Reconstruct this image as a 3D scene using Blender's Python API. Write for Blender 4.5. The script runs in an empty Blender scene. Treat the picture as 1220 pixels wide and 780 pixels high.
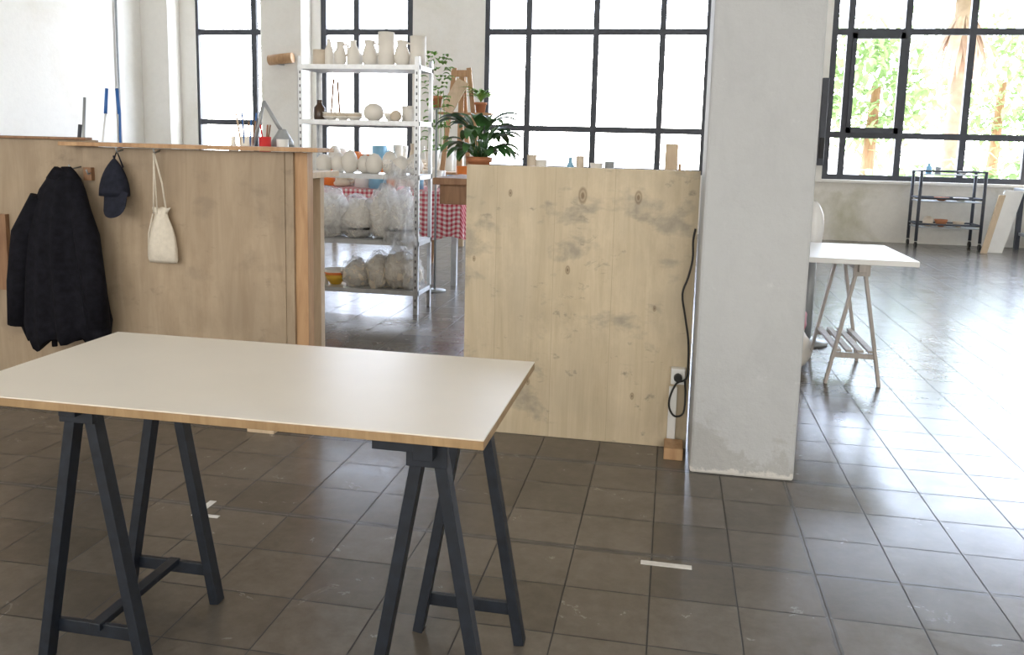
import bpy, bmesh, math, random
from mathutils import Matrix, Vector, noise
random.seed(7)
scene=bpy.context.scene
COL=bpy.context.collection
# ------------------------------------------------------------------ materials
def newmat(name):
    m=bpy.data.materials.new(name); m.use_nodes=True
    nt=m.node_tree; b=nt.nodes['Principled BSDF']
    return m,nt,b
def N(nt,t,**k):
    n=nt.nodes.new(t)
    for a,v in k.items():
        if a in n.inputs: n.inputs[a].default_value=v
        else: setattr(n,a,v)
    return n
def mix(nt,fac,a,b,mode='MIX'):
    n=nt.nodes.new('ShaderNodeMix'); n.data_type='RGBA'; n.blend_type=mode
    for i,v in ((0,fac),(6,a),(7,b)):
        if isinstance(v,(int,float)): n.inputs[i].default_value=v
        elif isinstance(v,tuple): n.inputs[i].default_value=(v[0],v[1],v[2],1)
        else: nt.links.new(v,n.inputs[i])
    return n.outputs[2]
def ramp(nt,src,stops):
    r=nt.nodes.new('ShaderNodeValToRGB'); e=r.color_ramp.elements
    while len(e)<len(stops): e.new(0.5)
    for el,(p,c) in zip(e,stops):
        el.position=p; el.color=(c[0],c[1],c[2],1) if isinstance(c,tuple) else (c,c,c,1)
    nt.links.new(src,r.inputs[0]); return r.outputs[0]
def coords(nt,scale=(1,1,1),loc=(0,0,0),kind='Object'):
    tc=nt.nodes.new('ShaderNodeTexCoord'); mp=nt.nodes.new('ShaderNodeMapping')
    mp.inputs['Scale'].default_value=scale; mp.inputs['Location'].default_value=loc
    nt.links.new(tc.outputs[kind],mp.inputs[0]); return mp.outputs[0]
def noi(nt,vec,scale,detail=4,rough=.55,dist=0):
    n=N(nt,'ShaderNodeTexNoise',Scale=scale,Detail=detail,Roughness=rough,Distortion=dist)
    nt.links.new(vec,n.inputs['Vector']); return n.outputs['Fac']
def bump(nt,b,src,strength=.2,dist=.01):
    n=N(nt,'ShaderNodeBump',Strength=strength,Distance=dist)
    nt.links.new(src,n.inputs['Height']); nt.links.new(n.outputs[0],b.inputs['Normal'])
def mth(nt,op,a,b=None,c=None):
    n=nt.nodes.new('ShaderNodeMath'); n.operation=op
    for i,v in enumerate((a,b,c)):
        if v is None: continue
        if isinstance(v,(int,float)): n.inputs[i].default_value=v
        else: nt.links.new(v,n.inputs[i])
    return n.outputs[0]
def simple(name,col,rough=.6,metal=0,var=.12,scale=8,bmp=0,spec=.5,**kw):
    m,nt,b=newmat(name); v=coords(nt); n=noi(nt,v,scale)
    d=tuple(c*(1-var) for c in col); l=tuple(min(1,c*(1+var)) for c in col)
    nt.links.new(ramp(nt,n,[(.3,d),(.7,l)]),b.inputs['Base Color'])
    b.inputs['Roughness'].default_value=rough; b.inputs['Metallic'].default_value=metal
    b.inputs['Specular IOR Level'].default_value=spec
    for k,x in kw.items(): b.inputs[k.replace('_',' ')].default_value=x
    if bmp: bump(nt,b,noi(nt,v,scale*4),bmp)
    return m
def foliage(name,c1,c2):
    m,nt,b=newmat(name); v=coords(nt); n=noi(nt,v,3)
    c=ramp(nt,n,[(.3,c1),(.7,c2)]); nt.links.new(c,b.inputs['Base Color']); b.inputs['Roughness'].default_value=.7
    t=nt.nodes.new('ShaderNodeBsdfTranslucent'); nt.links.new(c,t.inputs[0])
    x=nt.nodes.new('ShaderNodeMixShader'); x.inputs[0].default_value=.5
    nt.links.new(b.outputs[0],x.inputs[1]); nt.links.new(t.outputs[0],x.inputs[2])
    nt.links.new(x.outputs[0],nt.nodes['Material Output'].inputs[0]); return m
def plaster(name,col,stain,amt=.35,bmp=.25,mott=.10,base=False):
    m,nt,b=newmat(name); v=coords(nt)
    n1=noi(nt,v,.9,6,.6,.4); n2=noi(nt,v,14,5,.6)
    f=ramp(nt,n1,[(.48,0.0),(.75,1.0)])
    c=mix(nt,mth(nt,'MULTIPLY',f,amt),col,stain)
    c=mix(nt,mott,c,ramp(nt,n2,[(.35,.55),(.6,1.0)]),'MULTIPLY')
    if base:
        sp=nt.nodes.new('ShaderNodeSeparateXYZ'); nt.links.new(v,sp.inputs[0])
        n3=noi(nt,v,5,7,.7,.5)
        g=mth(nt,'SUBTRACT',mth(nt,'MULTIPLY_ADD',n3,.9,-.30),sp.outputs[2])
        c=mix(nt,ramp(nt,g,[(0.0,0.0),(.06,.35)]),c,(.30,.28,.25))
        g2=mth(nt,'SUBTRACT',mth(nt,'MULTIPLY_ADD',noi(nt,v,16,6,.7),.12,-.03),sp.outputs[2])
        c=mix(nt,ramp(nt,g2,[(0.0,0.0),(.01,.8)]),c,(.68,.66,.62))
        n5=noi(nt,coords(nt,(2.2,2.2,1.1)),2.4,7,.7,.6)
        c=mix(nt,ramp(nt,n5,[(.50,0.0),(.70,.22)]),c,(.34,.35,.37))
        c=mix(nt,ramp(nt,noi(nt,v,9,8,.7),[(.64,0.0),(.74,.4)]),c,(.66,.67,.68))
    nt.links.new(c,b.inputs['Base Color']); b.inputs['Roughness'].default_value=.7
    b.inputs['Specular IOR Level'].default_value=.3
    bump(nt,b,noi(nt,v,16 if base else 22,8,.65),bmp,.012); return m
def plywood(name,c1,c2,stain,seams=None,spots=(),am=.65):
    m,nt,b=newmat(name)
    v=coords(nt,(6,6,.7)); g=noi(nt,v,2.2,6,.6,1.2)
    v2=coords(nt,(60,60,2)); g2=noi(nt,v2,2,3)
    c=ramp(nt,g,[(.3,c1),(.7,c2)])
    c=mix(nt,.10,c,ramp(nt,g2,[(.3,.55),(.65,1.0)]),'MULTIPLY')
    s=noi(nt,coords(nt,(3,3,5)),1.3,5,.6,.2)
    c=mix(nt,ramp(nt,s,[(.57,0.0),(.68,am)]),c,stain)
    s=noi(nt,coords(nt,(7,7,12),(4,2,9)),1.1,6,.7,.4)
    c=mix(nt,ramp(nt,s,[(.61,0.0),(.69,am*.9)]),c,tuple(x*.75 for x in stain))
    s5=noi(nt,coords(nt,(1,1,1),(3,1,7)),1.6,4,.6)
    c=mix(nt,ramp(nt,s5,[(.35,.35),(.6,0.0)]),c,stain)
    s6=noi(nt,coords(nt,(1,1,.6),(8,3,1)),2.6,6,.7)
    c=mix(nt,ramp(nt,s6,[(.52,0.0),(.72,.45)]),c,tuple(min(1,x*1.25) for x in c2))
    pos=coords(nt)
    sp=nt.nodes.new('ShaderNodeSeparateXYZ'); nt.links.new(pos,sp.inputs[0])
    if seams:
        for xs in seams:
            c=mix(nt,mth(nt,'COMPARE',sp.outputs[0],xs,.001),c,tuple(x*.82 for x in c1))
    for (x,z,r) in spots:
        cb=nt.nodes.new('ShaderNodeCombineXYZ'); nt.links.new(sp.outputs[0],cb.inputs[0]); nt.links.new(sp.outputs[2],cb.inputs[2])
        mp=nt.nodes.new('ShaderNodeMapping'); mp.inputs['Location'].default_value=(-x/r,0,-z/(r*1.9)); mp.inputs['Scale'].default_value=(1/r,1,1/(r*1.9))
        nt.links.new(cb.outputs[0],mp.inputs[0])
        ln=nt.nodes.new('ShaderNodeVectorMath'); ln.operation='LENGTH'; nt.links.new(mp.outputs[0],ln.inputs[0])
        f=ramp(nt,ln.outputs['Value'],[(.25,.75),(.45,.25),(.7,.6),(1.0,0.0)])
        c=mix(nt,f,c,(.13,.075,.035))
    nt.links.new(c,b.inputs['Base Color']); b.inputs['Roughness'].default_value=.5
    b.inputs['Specular IOR Level'].default_value=.35
    bump(nt,b,g2,.08); return m
def wood(name,c1,c2,rough=.55):
    m,nt,b=newmat(name); v=coords(nt,(9,9,1.2)); g=noi(nt,v,2.5,5,.6,1)
    nt.links.new(ramp(nt,g,[(.3,c1),(.7,c2)]),b.inputs['Base Color']); b.inputs['Roughness'].default_value=rough
    return m
def floor_mat():
    m,nt,b=newmat('floor_tiles')
    v=coords(nt)
    T=.2533
    sp=nt.nodes.new('ShaderNodeSeparateXYZ'); nt.links.new(v,sp.inputs[0])
    br=nt.nodes.new('ShaderNodeTexBrick'); br.offset=0; br.squash=1
    mp=nt.nodes.new('ShaderNodeMapping'); mp.inputs['Location'].default_value=(-.50,-2.62,0)
    nt.links.new(v,mp.inputs[0]); nt.links.new(mp.outputs[0],br.inputs['Vector'])
    br.inputs['Scale'].default_value=1; br.inputs['Brick Width'].default_value=T; br.inputs['Row Height'].default_value=T
    br.inputs['Mortar Size'].default_value=.0028; br.inputs['Mortar Smooth'].default_value=.3; br.inputs['Bias'].default_value=0
    br.inputs['Color1'].default_value=(.125,.108,.088,1); br.inputs['Color2'].default_value=(.18,.157,.132,1); br.inputs['Mortar'].default_value=(.042,.037,.032,1)
    n1=noi(nt,v,.8,6,.65,.5); n2=noi(nt,v,6,7,.7,.6); n4=noi(nt,v,22,6,.7)
    c=mix(nt,.7,br.outputs['Color'],ramp(nt,n1,[(.3,.65),(.7,1.2)]),'MULTIPLY')
    c=mix(nt,.35,c,ramp(nt,n2,[(.3,.55),(.7,1.2)]),'MULTIPLY')
    c=mix(nt,.25,c,ramp(nt,n4,[(.35,.6),(.65,1.2)]),'MULTIPLY')
    def band(axis,pos,w,c):
        return mix(nt,mth(nt,'COMPARE',mth(nt,'MULTIPLY_ADD',n4,.012,sp.outputs[axis]),pos+.006,w),c,mix(nt,n2,(.03,.027,.025),(.16,.15,.14)))
    c=band(1,2.62,.016,c); c=band(1,3.38,.020,c); c=band(0,.50,.009,c)
    near=ramp(nt,mth(nt,'ABSOLUTE',mth(nt,'SUBTRACT',sp.outputs[1],3.35)),[(0.0,.12),(.4,0.0)])
    sc=ramp(nt,mth(nt,'ADD',noi(nt,v,3.2,9,.75,.8),near),[(.74,0.0),(.86,.4)])
    c=mix(nt,sc,c,(.33,.31,.28))
    nt.links.new(c,b.inputs['Base Color'])
    rr=ramp(nt,n2,[(.25,.17),(.75,.30)])
    nt.links.new(mth(nt,'MULTIPLY_ADD',br.outputs['Fac'],.5,rr),b.inputs['Roughness'])
    b.inputs['Specular IOR Level'].default_value=.55
    bump(nt,b,mth(nt,'MULTIPLY_ADD',br.outputs['Fac'],-1.6,mth(nt,'MULTIPLY',n2,.6)),.16,.004)
    return m
M={}
M['floor']=floor_mat()
M['wall']=plaster('plaster_white',(.88,.86,.81),(.72,.66,.54),.4,.2,.06)
M['wallstain']=plaster('plaster_stained',(.84,.81,.74),(.45,.42,.25),1.0)
M['pillar']=plaster('pillar_paint',(.50,.515,.525),(.44,.45,.46),.4,.5,.04,True)
M['ceil']=plaster('ceiling_paint',(.85,.84,.81),(.7,.68,.6),.3)
M['frame']=simple('window_steel',(.06,.065,.08),.5)
M['ply']=plywood('plywood_birch',(.50,.41,.275),(.62,.52,.37),(.28,.25,.20),[-.76,-.50,-.24],
     [(-.38,1.10,.022),(-.14,1.10,.018),(-.70,1.10,.010),(-.435,.77,.012),(-.60,.25,.010),(-.05,.62,.008),(-.73,.28,.008),(-.13,.22,.010),(-.86,.80,.008)],am=.75)
M['ply2']=plywood('plywood_aged',(.34,.255,.17),(.44,.345,.24),(.23,.18,.13),am=.45)
M['pine']=wood('pine_stud',(.38,.21,.10),(.54,.34,.18))
M['pale']=wood('pale_wood',(.55,.42,.28),(.68,.54,.38))
M['greywood']=wood('greyed_wood',(.36,.33,.30),(.55,.51,.47))
M['brown']=wood('brown_wood',(.20,.10,.05),(.34,.19,.10))
M['top']=simple('laminate_cream',(.77,.71,.61),.33,var=.03,scale=3)
M['edge']=wood('particle_board_edge',(.27,.17,.08),(.40,.27,.14))
M['navy']=simple('navy_painted_wood',(.009,.013,.021),.45,var=.4,scale=30)
M['whitetop']=simple('white_laminate',(.85,.85,.83),.3,var=.03)
M['galv']=simple('galvanised_steel',(.62,.64,.66),.42,.6,var=.1,scale=20)
M['ceram']=simple('white_ceramic',(.84,.80,.73),.55,var=.06)
M['ceram2']=simple('bisque_clay',(.70,.60,.48),.7,var=.1)
M['darkceram']=simple('dark_glaze',(.06,.035,.02),.3)
M['terra']=simple('terracotta',(.50,.20,.09),.7)
M['leaf']=simple('leaf_green',(.045,.13,.035),.4,var=.4,scale=15)
M['leaf2']=simple('leaf_light',(.20,.40,.08),.5,var=.3,scale=15)
M['tree']=foliage('tree_foliage',(.19,.30,.12),(.42,.52,.27))
M['frond']=foliage('dead_palm_frond',(.34,.25,.19),(.52,.40,.32))
M['cloth']=simple('dark_wool',(.008,.008,.012),.9,var=.4,scale=30,bmp=.2,spec=.15)
M['cap']=simple('navy_cotton',(.015,.017,.028),.85,var=.3,scale=40,spec=.2)
M['cotton']=simple('raw_cotton',(.70,.64,.54),.9,var=.06,scale=60,bmp=.2)
M['black']=simple('black_rubber',(.01,.01,.01),.5)
M['plwhite']=simple('white_plastic',(.8,.8,.78),.35,var=.03)
M['red']=simple('red_plastic',(.6,.03,.03),.4)
M['orange']=simple('orange_plastic',(.75,.20,.03),.4)
M['blue']=simple('blue_plastic',(.03,.13,.40),.4)
M['lblue']=simple('light_blue_plastic',(.25,.5,.7),.4)
M['yellow']=simple('yellow_enamel',(.75,.45,.04),.4)
M['pink']=simple('pink_bag',(.70,.32,.38),.5)
M['tape']=simple('white_tape',(.75,.73,.70),.5,var=.08,scale=40)
M['grey']=simple('grey_metal',(.35,.37,.38),.4,.3)
M['clay']=simple('clay_bag',(.68,.61,.50),.45,var=.2,scale=12)
M['paving']=simple('outdoor_paving',(.7,.68,.62),.8)
def polymat():
    m,nt,b=newmat('polythene'); v=coords(nt)
    b.inputs['Base Color'].default_value=(.93,.94,.95,1); b.inputs['Roughness'].default_value=.25
    t=nt.nodes.new('ShaderNodeBsdfTranslucent'); t.inputs[0].default_value=(.93,.94,.95,1)
    x=nt.nodes.new('ShaderNodeMixShader'); x.inputs[0].default_value=.5
    tr=nt.nodes.new('ShaderNodeBsdfTransparent'); y=nt.nodes.new('ShaderNodeMixShader')
    nt.links.new(b.outputs[0],x.inputs[1]); nt.links.new(t.outputs[0],x.inputs[2])
    nt.links.new(ramp(nt,noi(nt,v,9,6,.7,1),[(.35,.12),(.65,.6)]),y.inputs[0])
    nt.links.new(tr.outputs[0],y.inputs[1]); nt.links.new(x.outputs[0],y.inputs[2])
    nt.links.new(y.outputs[0],nt.nodes['Material Output'].inputs[0])
    bump(nt,b,noi(nt,v,18,6,.7,2),.5,.02); return m
M['poly']=polymat()
m,nt,b=newmat('red_gingham'); v=coords(nt)
sp=nt.nodes.new('ShaderNodeSeparateXYZ'); nt.links.new(v,sp.inputs[0])
def stripe(src,per): return mth(nt,'GREATER_THAN',mth(nt,'FRACT',mth(nt,'MULTIPLY',src,1/per)),.5)
yz=mth(nt,'ADD',sp.outputs[1],sp.outputs[2])
h=mth(nt,'MULTIPLY',mth(nt,'ADD',stripe(sp.outputs[0],.045),stripe(yz,.045)),.5)
nt.links.new(ramp(nt,h,[(0.0,(.88,.84,.82)),(.5,(.75,.33,.36)),(1.0,(.55,.07,.10))]),b.inputs['Base Color']); b.inputs['Roughness'].default_value=.9
M['gingham']=m
# ------------------------------------------------------------------ mesh builder
class B:
    def __init__(s,name): s.name=name; s.bm=bmesh.new(); s.mats=[]
    def mi(s,m):
        m=M[m]
        if m not in s.mats: s.mats.append(m)
        return s.mats.index(m)
    def faces(s,vs,fs,m,smooth=False):
        bv=[s.bm.verts.new(v) for v in vs]; k=s.mi(m)
        for f in fs:
            try:
                bf=s.bm.faces.new([bv[i] for i in f]); bf.material_index=k; bf.smooth=smooth
            except ValueError: pass
        return bv
    def box(s,x0,x1,y0,y1,z0,z1,m):
        vs=[(x,y,z) for z in (z0,z1) for (x,y) in ((x0,y0),(x1,y0),(x1,y1),(x0,y1))]
        s.faces(vs,[(3,2,1,0),(4,5,6,7),(0,1,5,4),(1,2,6,5),(2,3,7,6),(3,0,4,7)],m); return s
    def beam(s,p,q,w,d,m,ref=(0,1,0)):
        p=Vector(p);q=Vector(q);ax=(q-p).normalized();r=Vector(ref)
        u=ax.cross(r)
        if u.length<1e-3: u=ax.cross(Vector((1,0,0)))
        u.normalize(); w2=ax.cross(u).normalized()
        vs=[c+u*(a*w/2)+w2*(e*d/2) for c in (p,q) for (a,e) in ((-1,-1),(1,-1),(1,1),(-1,1))]
        s.faces(vs,[(3,2,1,0),(4,5,6,7),(0,1,5,4),(1,2,6,5),(2,3,7,6),(3,0,4,7)],m); return s
    def tube(s,pts,r,m,seg=10,cap=True):
        pts=[Vector(p) for p in pts]; rs=r if isinstance(r,(list,tuple)) else [r]*len(pts)
        rings=[]; prev=None; k=s.mi(m)
        for i,p in enumerate(pts):
            t=(pts[min(i+1,len(pts)-1)]-pts[max(i-1,0)]).normalized()
            if prev is None:
                u=t.cross(Vector((0,0,1)))
                if u.length<1e-2: u=Vector((1,0,0))
            else: u=prev-t*prev.dot(t)
            u.normalize(); prev=u; w=t.cross(u)
            rings.append([s.bm.verts.new(p+(u*math.cos(a)+w*math.sin(a))*rs[i]) for a in [2*math.pi*j/seg for j in range(seg)]])
        for a,b_ in zip(rings,rings[1:]):
            for j in range(seg):
                f=s.bm.faces.new((a[j],a[(j+1)%seg],b_[(j+1)%seg],b_[j])); f.material_index=k; f.smooth=True
        if cap:
            for rg in (rings[0][::-1],rings[-1]):
                f=s.bm.faces.new(rg); f.material_index=k
        return s
    def lathe(s,c,prof,m,seg=20,sy=1):
        k=s.mi(m); rings=[]
        for (r,z) in prof:
            rings.append([s.bm.verts.new((c[0]+r*math.cos(a),c[1]+r*sy*math.sin(a),c[2]+z)) for a in [2*math.pi*j/seg for j in range(seg)]])
        for a,b_ in zip(rings,rings[1:]):
            for j in range(seg):
                f=s.bm.faces.new((a[j],a[(j+1)%seg],b_[(j+1)%seg],b_[j])); f.material_index=k; f.smooth=True
        f=s.bm.faces.new(rings[0][::-1]); f.material_index=k
        f=s.bm.faces.new(rings[-1]); f.material_index=k
        return s
    def blob(s,c,r,m,n=.25,fr=3,sub=3,flat=True,seed=0,power=1):
        k=s.mi(m); tmp=bmesh.new(); bmesh.ops.create_icosphere(tmp,subdivisions=sub,radius=1)
        idx={}
        for v in tmp.verts:
            p=v.co.copy(); q=1+n*noise.fractal(p*fr+Vector((seed*7.1,seed*3.3,seed)),1,2,4)
            p=p*q
            if flat: p.z=max(p.z,-.8)
            w=Vector((c[0]+p.x*r[0],c[1]+p.y*r[1],c[2]+(p.z+(.8 if flat else 0))*r[2]))
            idx[v.index]=s.bm.verts.new(w)
        for f in tmp.faces:
            g=s.bm.faces.new([idx[v.index] for v in f.verts]); g.material_index=k; g.smooth=True
        tmp.free(); return s
    def leaf(s,base,az,length,width,lift,droop,m,n=7):
        k=s.mi(m); d=Vector((math.cos(az),math.sin(az),0)); sd=Vector((-math.sin(az),math.cos(az),0))
        p=Vector(base); ang=lift; rows=[]
        for i in range(n+1):
            t=i/n; w=width*.5*math.sin(math.pi*min(1,t*.93+.05))**.75*(1 if i<n else .05)
            rows.append((s.bm.verts.new(p-sd*w+Vector((0,0,w*.35))),s.bm.verts.new(p),s.bm.verts.new(p+sd*w+Vector((0,0,w*.35)))))
            p=p+(d*math.cos(ang)+Vector((0,0,math.sin(ang))))*(length/n); ang-=droop/n
        for a,b_ in zip(rows,rows[1:]):
            for j in (0,1):
                f=s.bm.faces.new((a[j],a[j+1],b_[j+1],b_[j])); f.material_index=k; f.smooth=True
        return s
    def done(s,bevel=0,parent=None,recalc=True):
        if recalc: bmesh.ops.recalc_face_normals(s.bm,faces=s.bm.faces)
        me=bpy.data.meshes.new(s.name); s.bm.to_mesh(me); s.bm.free()
        for m in s.mats: me.materials.append(m)
        o=bpy.data.objects.new(s.name,me); COL.objects.link(o)
        if bevel:
            md=o.modifiers.new('bevel','BEVEL'); md.width=bevel; md.segments=2; md.limit_method='ANGLE'
        if parent: o.parent=parent
        return o
# ------------------------------------------------------------------ room shell
XL,XR,YB,YF,ZC=-8.69,7.6,-4.0,13.1,4.7
B('floor').box(XL-.3,XR+.3,YB-.3,YF+.3,-.1,0,'floor').done()
B('ceiling').box(XL-.3,XR+.3,YB-.3,YF+.3,ZC,ZC+.2,'ceil').done()
B('wall_west').box(XL-.3,XL,YB,YF,0,ZC,'wall').done()
B('wall_east').box(XR,XR+.3,YB,YF,0,ZC,'wall').done()
Z0,Z1=.90,4.4
wins=[(-7.92,-6.75),(-5.70,-4.15),(-2.98,.46),(2.16,7.0)]
w=B('wall_north')
w.box(XL,1.5,YF,YF+.3,0,Z0,'wall'); w.box(1.5,XR,YF,YF+.3,0,Z0,'wallstain'); w.box(XL,XR,YF,YF+.3,Z1,ZC,'wall')
xs=[XL]+[a for p in wins for a in p]+[XR]
for i in range(0,len(xs),2): w.box(xs[i],xs[i+1],YF,YF+.3,Z0,Z1,'wall')
w.done()
w=B('wall_south'); sw=[(-7.5,-4.5),(-3.5,-.5),(.8,3.8),(4.6,7.2)]
w.box(XL,XR,YB-.3,YB,0,1.0,'wall'); w.box(XL,XR,YB-.3,YB,3.8,ZC,'wall')
xs=[XL]+[a for p in sw for a in p]+[XR]
for i in range(0,len(xs),2): w.box(xs[i],xs[i+1],YB-.3,YB,1.0,3.8,'wall')
w.done()
B('trim_1').box(-6.53,-5.86,12.72,YF,0,ZC,'wall').done(.01)
B('trim_2').box(XL,-8.2,12.75,YF,0,ZC,'wall').done(.01)
B('trim_3').box(1.5,7.55,YF-.05,YF,Z0-.05,Z0,'wall').done(.01)
mull=[[-7.92,-6.88],[-5.66,-5.10,-4.20],[-2.95,-2.29,-1.25,-.25,.43],[2.20,2.42,3.19+.0,4.05,4.9,5.9,6.96]]
for i,((a,c),ml) in enumerate(zip(wins,mull)):
    b=B('window_%d'%(i+1)); y0,y1=YF+.02,YF+.09
    for x in ml: b.box(x-.045,x+.045,y0,y1,Z0,Z1,'frame')
    for z in (Z0+.03,1.55,3.02,Z1-.03): b.box(a,c,y0+.005,y1-.005,z-.045,z+.045,'frame')
    if i==3:
        for (xa,xb) in ((2.42,3.19),):
            b.box(xa+.03,xb-.03,y0-.03,y0+.02,1.58,1.66,'frame'); b.box(xa+.03,xb-.03,y0-.03,y0+.02,2.92,3.0,'frame')
            b.box(xa+.03,xa+.09,y0-.03,y0+.02,1.58,3.0,'frame'); b.box(xb-.09,xb-.03,y0-.03,y0+.02,1.58,3.0,'frame')
    b.done()
for i,(a,c) in enumerate(sw):
    b=B('window_%d'%(i+5))
    for k in range(4):
        x=a+(c-a)*k/3; b.box(x-.03,x+.03,YB-.2,YB-.14,1.0,3.8,'frame')
    for z in (1.03,1.9,3.0,3.77): b.box(a,c,YB-.195,YB-.145,z-.03,z+.03,'frame')
    b.done()
def portal(x0,x1,z0,z1,y,rot):
    l=bpy.data.lights.new('portal','AREA'); l.shape='RECTANGLE'; l.size=x1-x0; l.size_y=z1-z0; l.cycles.is_portal=True
    o=bpy.data.objects.new('window_portal',l); COL.objects.link(o); o.location=((x0+x1)/2,y,(z0+z1)/2); o.rotation_euler=(rot,0,0)
for a,c in wins: portal(a,c,Z0,Z1,YF+.2,-math.pi/2)
for a,c in sw: portal(a,c,1.0,3.8,YB-.25,math.pi/2)
p=B('concrete_column')
p.box(.125,.535,3.37,3.79,0,ZC,'pillar'); p.done(.012)
b=B('wall_conduit').tube([(XL+.03,12.1,0),(XL+.03,12.1,3.6)],.018,'grey'); b.done()
# ------------------------------------------------------------------ partitions
B('plywood_panel').box(-.90,.115,3.645,3.665,0,1.22,'ply').box(-.88,-.84,3.665,3.74,0,1.2,'pine').box(.03,.07,3.665,3.74,0,1.2,'pine').done(.0015)
b=B('plywood_partition')
b.box(-4.4,-2.66,3.53,3.55,0,1.285,'ply2'); b.box(-2.71,-1.70,3.50,3.52,0,1.255,'ply2')
b.box(-4.4,-2.70,3.51,3.56,1.285,1.297,'brown')
b.box(-1.70,-1.66,3.505,3.56,0,1.255,'ply2'); b.box(-1.66,-1.60,3.52,3.58,0,1.255,'pine')
b.box(-2.79,-1.515,3.44,3.62,1.258,1.276,'pine')
b.box(-1.83,-1.70,3.36,3.50,0,.035,'pale'); b.box(-4.4,-4.35,3.55,3.9,0,1.28,'pine')
b.box(-2.70,-2.66,3.52,3.56,0,1.25,'pine'); b.done(.002)
b=B('wall_hooks')
for x,z in ((-2.745,1.15),(-2.655,1.13),(-2.50,1.235),(-2.31,1.235)):
    b.tube([(x,3.50 if x>-2.7 else 3.53,z+.01),(x,3.46,z),(x,3.45,z+.02)],.004,'grey',6)
b.box(-2.69,-2.65,3.475,3.50,1.10,1.16,'brown'); b.done()
b=B('dark_board'); b.box(-3.28,-3.15,3.505,3.53,.55,.92,'brown'); b.done()
# coat
b=B('hanging_coat'); k=b.mi('cloth')
lv=[(200,84,94),(206,76,102),(214,66,110),(226,58,116),(250,48,124),(280,40,131),(310,33,137),(340,28,142),(365,25,146),(388,22,149),(404,30,146)]
seg=56; rings=[]
for i,(py,xl,xr) in enumerate(lv):
    z=1.15-(py-203)*.00396; x0=-2.75+(xl-90)*.00375; x1=-2.75+(xr-90)*.00375
    cx_=(x0+x1)/2; hw=(x1-x0)/2; hd=.02+.075*min(1,i/5); t=i/10
    ring=[]
    for j in range(seg):
        a=2*math.pi*j/seg
        fold=1+.10*t*math.sin(a*9+1.3*math.sin(t*3))+.07*t*math.sin(a*5+2+t)
        y=3.455-hd*.5+hd*math.sin(a)*(fold+.15*t*math.sin(a*13))
        zz=z+(.03*math.sin(a*4)+.03*math.sin(a*7+1) if i>=9 else 0)
        ring.append(b.bm.verts.new((cx_+hw*math.cos(a)*(.97+.03*fold),min(y,3.495),zz)))
    rings.append(ring)
for a_,b_ in zip(rings,rings[1:]):
    for j in range(seg):
        f=b.bm.faces.new((a_[j],a_[(j+1)%seg],b_[(j+1)%seg],b_[j])); f.material_index=k; f.smooth=True
f=b.bm.faces.new(rings[0]); f.material_index=k; f=b.bm.faces.new(rings[-1]); f.material_index=k
b.tube([(-2.86,3.40,1.02),(-2.93,3.375,.85),(-2.97,3.37,.62),(-2.99,3.375,.42)],[.045,.06,.055,.05],'cloth',14)
b.tube([(-2.67,3.40,1.02),(-2.61,3.375,.85),(-2.58,3.37,.62),(-2.57,3.375,.43)],[.04,.055,.052,.05],'cloth',14)
b.tube([(-2.75,3.42,1.10),(-2.775,3.40,.98),(-2.79,3.36,.75),(-2.79,3.355,.33)],[.035,.03,.02,.012],'cloth',8)
b.tube([(-2.83,3.43,1.10),(-2.77,3.40,1.13),(-2.71,3.43,1.11)],[.02,.035,.02],'cloth',10)
b.done()
# cap
b=B('baseball_cap'); k=b.mi('cap'); C=Vector((-2.505,3.445,1.115))
rings=[]
for i in range(9):
    t=i/8; ph=t*math.pi/2; r=math.sin(ph+.02)
    rings.append([b.bm.verts.new((C.x+.074*r*math.cos(a)-.006*t,min(C.y+.048*r*math.sin(a),3.496),C.z+.065*math.cos(ph)+.03-.11*t)) for a in [2*math.pi*j/24 for j in range(24)]])
for a_,b_ in zip(rings,rings[1:]):
    for j in range(24):
        f=b.bm.faces.new((a_[j],a_[(j+1)%24],b_[(j+1)%24],b_[j])); f.material_index=k; f.smooth=True
f=b.bm.faces.new(rings[-1]); f.material_index=k
vs=[];fs=[]
for i in range(6):
    for j in range(13):
        a=math.pi*(j/12); s_=i/5
        vs.append((C.x+.022+.062*math.cos(a)*(1-.05*s_),C.y-.02-.045*s_*math.sin(a)-.008,C.z-.05-.125*s_*math.sin(a)**.55-.012*math.cos(a)**2))
for i in range(5):
    for j in range(12): fs.append((i*13+j,i*13+j+1,(i+1)*13+j+1,(i+1)*13+j))
b.faces(vs,fs,'cap',True)
b.tube([C+Vector((0,0,.094)),C+Vector((0,0,.104))],.006,'cap',8)
b.tube([C+Vector((-.03,.02,.05)),C+Vector((0,.02,.125)),C+Vector((.03,.02,.05))],.004,'cap',6)
b.done()
# drawstring bag
b=B('drawstring_bag'); k=b.mi('cotton'); cx_=-2.29
lv=[(.985,.045,.012),(.965,.030,.014),(.945,.034,.018),(.90,.055,.024),(.85,.068,.028),(.80,.073,.03),(.75,.074,.028),(.735,.070,.012)]
rings=[]
for i,(z,hw,hd) in enumerate(lv):
    rings.append([b.bm.verts.new((cx_+hw*math.cos(a)*(1+.04*math.sin(a*7+i)),3.465+hd*math.sin(a)*(1+.25*math.sin(a*6+i*.4)*(1-i/8)),z+(.006*math.sin(a*5) if i==0 else 0))) for a in [2*math.pi*j/36 for j in range(36)]])
for a_,b_ in zip(rings,rings[1:]):
    for j in range(36):
        f=b.bm.faces.new((a_[j],a_[(j+1)%36],b_[(j+1)%36],b_[j])); f.material_index=k; f.smooth=True
f=b.bm.faces.new(rings[0]); f.material_index=k; f=b.bm.faces.new(rings[-1]); f.material_index=k
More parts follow.
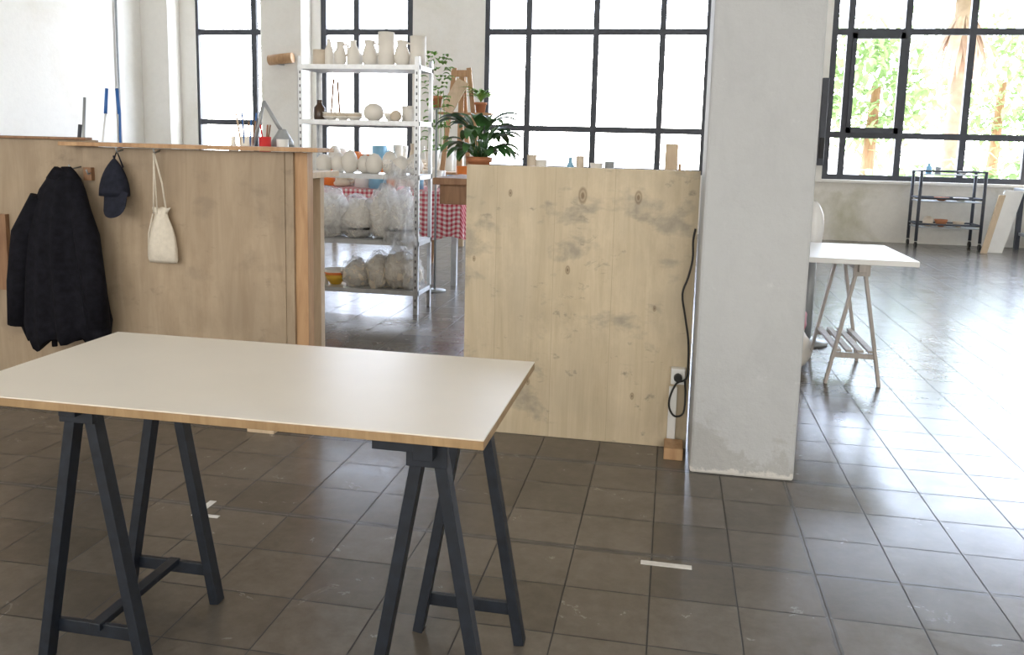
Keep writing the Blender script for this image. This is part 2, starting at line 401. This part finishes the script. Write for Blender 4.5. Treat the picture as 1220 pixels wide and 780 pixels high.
b.tube([(cx_-.035,3.46,.96),(cx_-.03,3.46,1.1),(cx_-.02,3.455,1.235)],.004,'cotton',6)
b.tube([(cx_+.03,3.46,.96),(cx_+.012,3.46,1.1),(cx_-.02,3.455,1.235)],.004,'cotton',6)
b.tube([(cx_-.01,3.45,.96),(cx_-.015,3.45,1.1),(cx_-.02,3.45,1.235)],.003,'cotton',6)
b.tube([(cx_-.07,3.46,.76),(cx_-.055,3.445,.87),(cx_-.03,3.445,.96)],.003,'cotton',6)
b.done()
# ------------------------------------------------------------------ foreground table
b=B('trestle_table')
x0,x1,y0,y1=-1.615,-.345,1.575,2.205
b.box(x0,x1,y0,y1,.708,.7265,'edge'); b.box(x0,x1,y0,y1,.7265,.730,'top')
def trestle(b,cx,ya,yb,mat,top,sp=.14,w=.036,d=.027):
    b.box(cx-.022,cx+.022,ya-.06,yb+.05,top-.045,top,mat)
    for y in (ya,yb):
        for s in (-1,1):
            b.beam((cx+s*sp,y,0),(cx+s*.018,y,top-.02),d,w,mat,(0,1,0))
        b.box(cx-.045,cx+.045,y-.03,y-.012,top-.07,top-.004,mat)
    return b
for cx,ya in ((-1.36,1.72),(-.48,1.66)):
    trestle(b,cx,ya,2.05,'navy',.708)
    for y in (ya,2.05):
        sx=.14*(1-.10/.69)
        b.beam((cx-sx,y+.018,.085),(cx+sx,y+.018,.085),.035,.014,'navy',(0,1,0))
    if cx<-1: b.beam((cx,ya,.10),(cx,2.07,.10),.03,.018,'navy',(0,0,1))
    b.box(cx-.11,cx-.02,ya-.06,ya,.680,.708,'navy')
b.done(.0015)
B('floor_tape').box(-1.60,-1.50,2.535,2.555,0,.0015,'tape').box(-1.60,-1.575,2.555,2.66,0,.0015,'tape').done()
B('floor_tape').box(-.04,.12,2.555,2.58,0,.0015,'tape').done()
b=B('power_cable')
pts=[(.105,3.60,.98),(.098,3.60,.93),(.10,3.60,.85),(.085,3.60,.77),(.065,3.59,.70),(.082,3.60,.60),(.10,3.60,.50),(.105,3.60,.40),(.10,3.60,.33),(.06,3.585,.31),(.035,3.58,.25),(.035,3.575,.20),(.06,3.58,.165),(.095,3.59,.18),(.10,3.60,.26),(.095,3.6,.32)]
sm=[]
P=[Vector(p) for p in pts]
for i in range(len(P)-1):
    p0,p1,p2,p3=P[max(i-1,0)],P[i],P[i+1],P[min(i+2,len(P)-1)]
    for t in (0,.25,.5,.75):
        sm.append(.5*((2*p1)+(p2-p0)*t+(2*p0-5*p1+4*p2-p3)*t*t+(3*p1-p0-3*p2+p3)*t**3))
sm.append(P[-1])
b.tube(sm,.0045,'black',8); b.done()
b=B('power_socket'); b.box(.035,.095,3.60,3.644,.30,.37,'plwhite'); b.tube([(.065,3.60,.335),(.065,3.57,.335)],.018,'black',12); b.done(.004)
B('skirting_strip').box(.03,.065,3.625,3.644,0.0,.28,'plwhite').done(.002)
B('wood_wedge').box(.02,.10,3.49,3.62,0,.05,'pine').done(.003)
# ------------------------------------------------------------------ steel shelving
b=B('steel_shelving_unit'); X0,X1,Y0,Y1=-2.82,-1.865,6.05,6.42
for x,sx in ((X0,1),(X1,-1)):
    for y,sy in ((Y0,1),(Y1,-1)):
        b.box(min(x,x+sx*.035),max(x,x+sx*.035),min(y,y+sy*.003),max(y,y+sy*.003),0,1.93,'galv')
        b.box(min(x,x+sx*.003),max(x,x+sx*.003),min(y,y+sy*.035),max(y,y+sy*.035),0,1.93,'galv')
        for kz in range(37):
            z=.05+kz*.05; yy=y-sy*.001; xx=x+sx*.018
            b.box(xx-.005,xx+.005,min(yy,yy+sy*.0005),max(yy,yy+sy*.0005),z,z+.02,'frame')
SH=[.18,.56,1.06,1.46,1.87]
for z in SH: b.box(X0,X1,Y0-.002,Y1,z-.035,z,'galv')
b.done()
def vase(b,x,y,z,h,r,kind,m='ceram'):
    P={'jug':[(.6,0),(.95,.15),(1,.4),(.8,.65),(.6,.8),(.7,1),(.62,1),(.5,.8)],
       'bottle':[(.9,0),(1,.1),(1,.6),(.5,.78),(.42,.95),(.5,1),(.4,1)],
       'cyl':[(.9,0),(1,.03),(.97,.5),(1,1),(.9,1),(.88,.1)],
       'bowl':[(.4,0),(.45,.1),(.8,.5),(1,1),(.94,1),(.7,.5),(.3,.2)],
       'round':[(.5,0),(.9,.2),(1,.5),(.85,.8),(.45,.97),(.4,1),(.3,1)]}[kind]
    b.lathe((x,y,z),[(a*r,c*h) for a,c in P],m,18)
    if kind=='jug':
        b.tube([(x+r*.6,y,z+h*.9),(x+r*1.35,y,z+h*.85),(x+r*1.4,y,z+h*.55),(x+r*.92,y,z+h*.4)],.008,m,8)
def px(x): return -2.80+(x-357)*.00655
b=B('ceramic_vases'); z=1.87
for x,h,r,kd,mt in ((371,.12,.05,'cyl','ceram2'),(383,.20,.033,'bottle','ceram'),(397,.18,.045,'jug','ceram'),(413,.19,.05,'bottle','ceram'),(433,.19,.058,'jug','ceram'),(453,.25,.062,'cyl','ceram'),(472,.19,.06,'jug','ceram'),(491,.22,.06,'cyl','ceram')):
    vase(b,px(x),6.2,z,h,r,kd,mt)
for x in (380,405,425,445,464,483): vase(b,px(x)+.03,6.34,z,.12+.04*random.random(),.045,'round')
b.done()
b=B('pottery_bowls'); z=1.46
vase(b,px(372),6.18,z,.15,.045,'bottle','darkceram')
for x in (388,402,416): 
    for q in range(3): vase(b,px(x),6.16,z+q*.014,.03,.07,'bowl','ceram2' if q%2 else 'ceram')
vase(b,px(440),6.16,z,.13,.078,'round'); vase(b,px(458),6.2,z,.06,.05,'bowl'); vase(b,px(468),6.14,z,.08,.045,'round','ceram2')
vase(b,px(484),6.16,z,.09,.06,'bowl'); vase(b,px(475),6.3,z,.12,.05,'cyl')
b.tube([(px(378),6.3,z),(px(382),6.3,z+.32)],.008,'brown',6); b.tube([(px(390),6.3,z),(px(387),6.3,z+.3)],.008,'brown',6)
b.done()
b=B('plaster_moulds'); z=1.06
for i,x in enumerate((378,393,410,426,440,457,473,487)):
    b.blob((px(x),6.17+.05*(i%2),z),(.065,.07,.078+.01*(i%3)),'ceram',.12,1.5,2,True,i)
b.done()
b=B('wrapped_clay_bundle'); z=.56
for i,(x,rx,rz,m_) in enumerate(((384,.13,.19,'ceram'),(418,.13,.17,'ceram'),(452,.12,.21,'ceram'),(473,.11,.19,'ceram'))):
    b.blob((px(x),6.22,z),(rx,.14,rz),m_,.2,2,3,True,i+4)
    b.blob((px(x),6.2,z),(rx*1.08,.155,rz*1.12),'poly',.3,3,3,True,i+9)
for x in (384,420,473):
    b.lathe((px(x),6.21,z+.07),[(.142,0),(.146,.006),(.142,.014)],'black',24)
b.done()
b=B('polythene_sheet')
for (ox,w_,zt,h_) in ((-2.14,.26,1.14,.62),(-2.72,.30,.90,.26)):
    vs=[];fs=[]
    for i in range(14):
        for j in range(17):
            u=i/13;v_=j/16
            vs.append((ox+w_*u+.02*math.sin(v_*9+u*5),6.025-.015*math.sin(u*22+v_*3)-.01*math.sin(u*9+ox)-.015,zt-v_*h_-.04*math.sin(u*6+ox)))
    for i in range(13):
        for j in range(16): fs.append((i*17+j,i*17+j+1,(i+1)*17+j+1,(i+1)*17+j))
    b.faces(vs,fs,'poly',True)
b.done(recalc=False)
b=B('clay_sacks'); z=.18
for i,(x,rx,rz,m_) in enumerate(((418,.11,.11,'clay'),(446,.10,.14,'clay'),(470,.11,.16,'clay'),(486,.08,.13,'ceram'))):
    b.blob((px(x),6.19,z),(rx,.13,rz),m_,.3,2.4,3,True,i+20)
    b.blob((px(x),6.185,z),(rx*1.06,.14,rz*1.12),'poly',.35,3.2,3,True,i+50)
b.done()
b=B('mixing_bowls')
for q,m_ in enumerate(('yellow','orange','ceram')): vase(b,px(390),6.2,.18+.02*q,.08,.10,'bowl',m_)
vase(b,px(375),6.15,.18,.09,.05,'cyl','ceram'); b.done()
# ------------------------------------------------------------------ gingham table
b=B('gingham_cloth_table')
X0,X1,Y0,Y1=-3.6,-1.86,7.35,8.15
b.box(X0+.03,X1-.03,Y0+.03,Y1-.03,.83,.86,'pale')
for x in (X0+.08,X1-.08):
    for y in (Y0+.08,Y1-.08): b.box(x-.025,x+.025,y-.025,y+.025,0,.83,'galv')
n=70; vs=[];fs=[]
per=[]
for i in range(n+1): per.append((X0+(X1-X0)*i/n,Y0,0,-1))
for i in range(1,31): per.append((X1,Y0+(Y1-Y0)*i/30,1,0))
for lev in range(7):
    for i,(x,y,nx,ny) in enumerate(per):
        o=.02*lev/6*(1+math.sin(i*.75)); vs.append((x+nx*o,y+ny*o,.865-lev*.07+(.02*math.sin(i*.4) if lev==6 else 0)))
L=len(per)
for lev in range(6):
    for i in range(L-1): fs.append((lev*L+i,lev*L+i+1,(lev+1)*L+i+1,(lev+1)*L+i))
b.faces(vs,fs,'gingham',True)
b.faces([(X0,Y0,.866),(X1,Y0,.866),(X1,Y1,.866),(X0,Y1,.866)],[(0,1,2,3)],'gingham')
b.done(recalc=False)
b=B('studio_clutter')
cl=[('ceram','round'),('orange','cyl'),('lblue','cyl'),('ceram','bowl'),('ceram2','jug'),('ceram','bowl'),('plwhite','cyl')]
for i in range(26):
    m_,kd=cl[i%len(cl)]; vase(b,-3.5+1.55*((i*.37)%1),7.5+.55*((i*.61)%1),.866,.08+.16*random.random(),.05+.05*random.random(),kd,m_)
b.done()
b=B('wooden_workbench'); b.box(-1.42,.05,4.90,5.55,1.06,1.10,'brown')
for x in (-1.10,-.02):
    for y in (4.95,5.5): b.box(x-.03,x+.03,y-.03,y+.03,0,1.06,'brown')
b.box(-1.36,-.02,4.94,4.97,.94,1.06,'brown'); b.box(-1.39,-1.36,4.95,5.5,.94,1.06,'brown'); b.done(.003)
b=B('worktable'); b.box(-4.4,-2.5,10.2,11.0,.90,.94,'pale')
for x in (-4.3,-2.6):
    for y in (10.3,10.9): b.box(x-.03,x+.03,y-.03,y+.03,0,.90,'pale')
b.done(.003)
b=B('workshop_supplies')
for i in range(22):
    m_,kd=cl[(i*3)%len(cl)]; vase(b,-4.3+1.7*((i*.43)%1),10.3+.6*((i*.61)%1),.94,.1+.25*random.random(),.05+.06*random.random(),kd,m_)
b.done()
b=B('wood_block'); b.box(-.05,.025,5.1,5.18,1.10,1.335,'pale'); b.box(.03,.045,5.1,5.18,1.10,1.22,'pine'); b.done(.004)
b=B('bench_jars')
for x,h,r,kd,m_ in ((-.86,.15,.03,'cyl','ceram2'),(-.80,.12,.035,'cyl','ceram'),(-.62,.14,.025,'bottle','lblue'),(-.56,.15,.025,'cyl','ceram2'),(-.46,.11,.04,'bowl','ceram'),(-.38,.12,.03,'cyl','grey')):
    vase(b,x,5.15,1.10,h,r,kd,m_)
b.done()
def pot(b,c,r,h): b.lathe(c,[(r*.7,0),(r*.9,h*.75),(r*1.05,h*.76),(r*1.08,h),(r*.92,h),(r*.9,h*.9)],'terra',20)
b=B('potted_peace_lily'); c=(-1.17,5.05,1.10); pot(b,c,.075,.13)
for i in range(46):
    az=i*2.399; q=random.random()
    base=(c[0]+.02*math.cos(az),c[1]+.02*math.sin(az),c[2]+.12)
    lift=.45+1.0*q; L=.12+.13*random.random()
    st=Vector(base); e=st+Vector((math.cos(az)*math.cos(lift),math.sin(az)*math.cos(lift),math.sin(lift)))*(.07+.13*q)
    b.tube([st,e],.003,'leaf',5); b.leaf(e,az,L,.06+.02*random.random(),lift*.7,1.4+.5*random.random(),'leaf')
b.done(recalc=False)
K=1.19
def E(x,y,z): return (x*K,y*K,max(0,1.32+(z-1.32)*K))
b=B('potted_spider_plant'); c=E(-1.73,7.49,1.58); pot(b,c,.065,.11)
for i in range(32):
    az=i*2.399; b.leaf((c[0],c[1],c[2]+.11),az,.22+.12*random.random(),.035,.9+.5*random.random(),1.9,'leaf2')
b.done(recalc=False)
b=B('wooden_easel')
b.beam(E(-2.14,7.35,0),E(-1.99,7.55,1.98),.05,.03,'pine'); b.beam(E(-1.60,7.35,0),E(-1.86,7.55,1.98),.05,.03,'pine'); b.beam(E(-1.92,8.1,0),E(-1.92,7.58,1.95),.05,.03,'pine')
b.beam(E(-2.02,7.54,1.93),E(-1.83,7.54,1.93),.07,.03,'pine')
b.beam(E(-2.12,7.49,1.57),E(-1.62,7.49,1.57),.025,.16,'pine'); b.beam(E(-2.16,7.44,1.02),E(-1.62,7.44,1.02),.05,.08,'pine')
b.beam(E(-1.92,7.48,1.0),E(-1.92,7.54,1.9),.06,.02,'pine'); b.done(.003)
b=B('wood_board'); b.beam(E(-2.03,7.40,1.585),E(-1.90,7.5,1.86),.14,.02,'pale'); b.done()
b=B('trailing_ivy'); c=(-2.03,7.1,1.90)
b.tube([(c[0],c[1],0),(c[0],c[1],1.60)],.010,'grey',8); b.lathe((c[0],c[1],0),[(.10,0),(.10,.01),(.02,.02)],'grey'); b.lathe((c[0],c[1],1.59),[(.05,0),(.05,.01),(.04,.012)],'grey'); pot(b,(c[0],c[1],1.602),.05,.10)
for i in range(110):
    az=random.random()*6.28; zz=1.22+.85*random.random(); rr=.03+.07*random.random()
    b.leaf((c[0]+rr*math.cos(az),c[1]+rr*math.sin(az),zz),az,.08,.05,.5,1.6,'leaf2',4)
for i in range(5):
    az=i*1.3; b.tube([(c[0],c[1],1.7),(c[0]+.06*math.cos(az),c[1]+.06*math.sin(az),1.75),(c[0]+.08*math.cos(az),c[1]+.08*math.sin(az),1.25)],.003,'leaf2',5)
b.done(recalc=False)
# ------------------------------------------------------------------ bench behind left partition
b=B('tool_bench'); b.box(-4.2,-1.75,3.75,4.25,1.12,1.15,'pale')
for x in (-4.1,-1.85):
    for y in (3.8,4.2): b.box(x-.025,x+.025,y-.025,y+.025,0,1.12,'pale')
b.done(.002)
b=B('tool_jars')
vase(b,-2.12,3.95,1.15,.17,.035,'cyl','ceram'); vase(b,-2.02,3.95,1.15,.17,.03,'cyl','red'); vase(b,-1.94,3.98,1.15,.16,.03,'cyl','plwhite'); vase(b,-2.22,4.0,1.15,.17,.025,'bottle','ceram')
for i in range(9):
    x=-2.12+.02*math.cos(i*2.4); y=3.95+.02*math.sin(i*2.4)
    b.tube([(x,y,1.2),(x+.03*math.cos(i*2.4),y+.03*math.sin(i*2.4),1.38+.06*random.random())],.004,('brown','pale','blue')[i%3],6)
for i in range(5):
    x=-2.02; y=3.95; b.tube([(x,y,1.2),(x+.03*math.cos(i*1.4),y+.02*math.sin(i*1.4),1.38)],.004,('brown','red')[i%2],6)
b.done()
b=B('desk_lamp'); b.lathe((-2.20,4.1,1.15),[(.06,0),(.06,.02),(.02,.03)],'grey',16)
b.tube([(-2.20,4.1,1.17),(-2.13,4.1,1.38),(-2.10,4.1,1.50)],.010,'grey',8); b.tube([(-2.10,4.1,1.50),(-2.0,4.08,1.36)],.010,'grey',8)
b.lathe((-1.98,4.06,1.27),[(.06,0),(.055,.03),(.03,.07),(.018,.09)],'grey',18); b.done()
b=B('leaning_rods')
b.tube([(-2.92,3.9,1.15),(-2.93,3.98,1.44)],.005,'plwhite',6); b.tube([(-2.93,3.975,1.42),(-2.935,4.0,1.55)],.009,'blue',8)
b.tube([(-2.80,3.9,1.15),(-2.85,3.98,1.44)],.006,'blue',6); b.tube([(-2.85,3.975,1.42),(-2.875,4.0,1.55)],.009,'blue',8)
b.tube([(-3.02,3.9,1.15),(-3.03,3.95,1.50)],.008,'grey',8); b.tube([(-3.05,3.9,1.15),(-3.04,3.92,1.36)],.010,'frame',8)
b.done()
b=B('wooden_roll'); b.tube([(-6.35,12.6,2.52),(-5.95,12.6,2.56)],.08,'pine',14); b.box(-6.2,-6.15,12.6,12.72,2.45,2.55,'grey'); b.done()
# ------------------------------------------------------------------ right side table
b=B('white_worktable')
b.box(.20,1.345,4.86,5.66,.700,.730,'whitetop')
for cx in (1.06,.45):
    trestle(b,cx,4.93,5.52,'greywood',.700,.145,.030,.018)
    for y in (4.93,5.52): b.beam((cx-.12,y,.17),(cx+.12,y,.17),.03,.014,'greywood')
    for q in range(4): 
        x=cx-.09+q*.06; b.box(x-.018,x+.018,4.92,5.54,.19,.205,'greywood')
b.done(.002)
b=B('plastic_sacks')
b.blob((.74,5.25,0),(.13,.16,.14),'ceram',.25,2.5,3,True,31); b.blob((.76,5.22,.24),(.08,.12,.09),'pink',.25,2.5,3,True,32)
b.blob((.70,5.4,0),(.15,.13,.20),'ceram',.25,2.5,3,True,33); b.done()
b=B('wrapped_sculpture'); b.blob((.95,5.95,.62),(.07,.07,.20),'plwhite',.15,2,3,True,40)
b.tube([(.95,5.95,0),(.95,5.95,.66)],.04,'grey',12); b.lathe((.95,5.95,0),[(.15,0),(.15,.02),(.04,.04)],'grey',20); b.done()
b=B('wall_speaker'); b.box(2.05,2.14,12.9,13.1,1.1,2.35,'frame'); b.box(2.06,2.13,12.86,12.9,1.2,1.5,'black'); b.done(.01)
b=B('utility_cart'); X0,X1,Y0,Y1=3.36,4.18,12.45,12.85
for x in (X0,X1):
    for y in (Y0,Y1):
        b.tube([(x,y,.10),(x,y,1.08)],.022,'frame',8); b.tube([(x-.012,y,.045),(x+.012,y,.045)],.045,'black',14)
for z in (.30,.66,1.03):
    b.box(X0,X1,Y0,Y1,z-.012,z,'grey')
    for y in (Y0,Y1): b.tube([(X0,y,z+.04),(X1,y,z+.04)],.014,'frame',6)
    for x in (X0,X1): b.tube([(x,Y0,z+.04),(x,Y1,z+.04)],.014,'frame',6)
b.done()
b=B('cart_supplies')
for x,z,h,r,kd,m_ in ((3.5,1.03,.14,.04,'bottle','lblue'),(3.62,1.03,.10,.04,'cyl','grey'),(3.95,1.03,.05,.07,'bowl','ceram'),(3.55,.30,.14,.07,'round','ceram2'),(3.72,.30,.10,.09,'bowl','terra'),(3.95,.30,.08,.08,'bowl','ceram2'),(3.7,.66,.05,.1,'bowl','terra'),(3.95,.66,.05,.1,'bowl','ceram')):
    vase(b,x,12.65,z,h,r,kd,m_)
b.done()
b=B('leaning_boards'); b.faces([(4.18,12.30,0),(4.42,12.30,0),(4.66,12.42,.84),(4.42,12.42,.84),(4.18,12.33,0),(4.42,12.33,0),(4.66,12.45,.84),(4.42,12.45,.84)],[(0,1,2,3),(7,6,5,4),(0,4,5,1),(1,5,6,2),(2,6,7,3),(3,7,4,0)],'whitetop')
b.faces([(4.12,12.20,0),(4.20,12.20,0),(4.40,12.32,.78),(4.32,12.32,.78),(4.12,12.22,0),(4.20,12.22,0),(4.40,12.34,.78),(4.32,12.34,.78)],[(0,1,2,3),(7,6,5,4),(0,4,5,1),(1,5,6,2),(2,6,7,3),(3,7,4,0)],'pale'); b.done()
b=B('grey_workbench'); b.box(4.72,6.4,12.2,12.95,.80,.86,'grey'); b.box(4.80,6.3,12.25,12.9,.20,.24,'grey')
for x in (4.80,6.3):
    for y in (12.27,12.88): b.box(x-.03,x+.03,y-.03,y+.03,0,.80,'frame')
b.box(4.95,5.9,12.3,12.8,.86,1.15,'pale'); b.done(.005)
# ------------------------------------------------------------------ outside
B('ground_outside').box(-60,60,13.45,80,-.3,-.2,'paving').done()
def tree(name,c,r,n,m='tree',lf=.35):
    b=B(name); b.tube([(c[0],c[1],-.2),(c[0]+.1,c[1],c[2])],[.18,.10],'brown',8)
    for i in range(n):
        d=Vector((random.gauss(0,1),random.gauss(0,1),random.gauss(0,1))).normalized()*(.45+.55*random.random())
        p=Vector((c[0]+d.x*r[0],c[1]+d.y*r[1],c[2]+d.z*r[2]))
        b.leaf(p,random.random()*6.28,lf*(.6+.8*random.random()),lf*.4,random.uniform(-.8,.9),1,m,3)
    b.done(recalc=False)
tree('garden_tree',(4.1,19.5,2.7),(1.5,1.1,1.7),850)
tree('garden_tree',(8.3,24.5,3.2),(1.9,1.3,2.2),1000)
tree('garden_hedge',(6.0,16.3,.55),(3.4,.5,.7),800)
b=B('palm_tree'); c=Vector((6.5,21.8,4.9)); b.tube([(c.x,c.y,-.2),(c.x,c.y,2.5),c],[.24,.18,.22],'frond',12)
for i in range(46):
    az=i*2.399
    b.leaf(c-Vector((0,0,.1)),az,1.2+1.2*random.random(),.16,-1.2+.2*random.random(),.25,'frond',6)
for i in range(46):
    az=i*2.399; b.leaf(c+Vector((0,0,.2)),az,2.0,.22,.1+1.0*random.random(),1.7,'tree',8)
b.done(recalc=False)
# ------------------------------------------------------------------ world (sky much brighter on the sunny north side, whiter near the horizon)
w=bpy.data.worlds.new('World'); scene.world=w; w.use_nodes=True; nt=w.node_tree
bg=nt.nodes['Background']; tc=nt.nodes.new('ShaderNodeTexCoord'); sp=nt.nodes.new('ShaderNodeSeparateXYZ'); nt.links.new(tc.outputs['Generated'],sp.inputs[0])
c=ramp(nt,sp.outputs[2],[(0.0,(1.0,.98,.94)),(.08,(1.0,.99,.98)),(.18,(.70,.80,1.0)),(.7,(.66,.78,1.0))])
mr=nt.nodes.new('ShaderNodeMapRange'); nt.links.new(sp.outputs[1],mr.inputs[0])
mr.inputs[1].default_value=-.3; mr.inputs[2].default_value=.5; mr.inputs[3].default_value=0; mr.inputs[4].default_value=1
nt.links.new(mix(nt,mr.outputs[0],(1.0,.96,.90),c),bg.inputs[0])
nt.links.new(mth(nt,'MULTIPLY_ADD',mr.outputs[0],9.8,6.7),bg.inputs[1])
scene.view_settings.view_transform='Standard'; scene.view_settings.exposure=0.05
# ------------------------------------------------------------------ camera
f=1000.;cy=310.;H=1.32
p=math.atan((cy-170)/f); yaw=math.atan((800-610)/f*math.cos(p))
R=Matrix.Rotation(yaw,3,'Z')@Matrix.Rotation(math.pi/2-p,3,'X')@Matrix.Rotation(.024,3,'Z')
ca=bpy.data.cameras.new('camera'); ca.sensor_width=36; ca.lens=36*f/1220; ca.shift_y=-80/1220; ca.clip_end=300
co=bpy.data.objects.new('camera',ca); COL.objects.link(co); co.matrix_world=Matrix.Translation((0,0,H))@R.to_4x4(); scene.camera=co
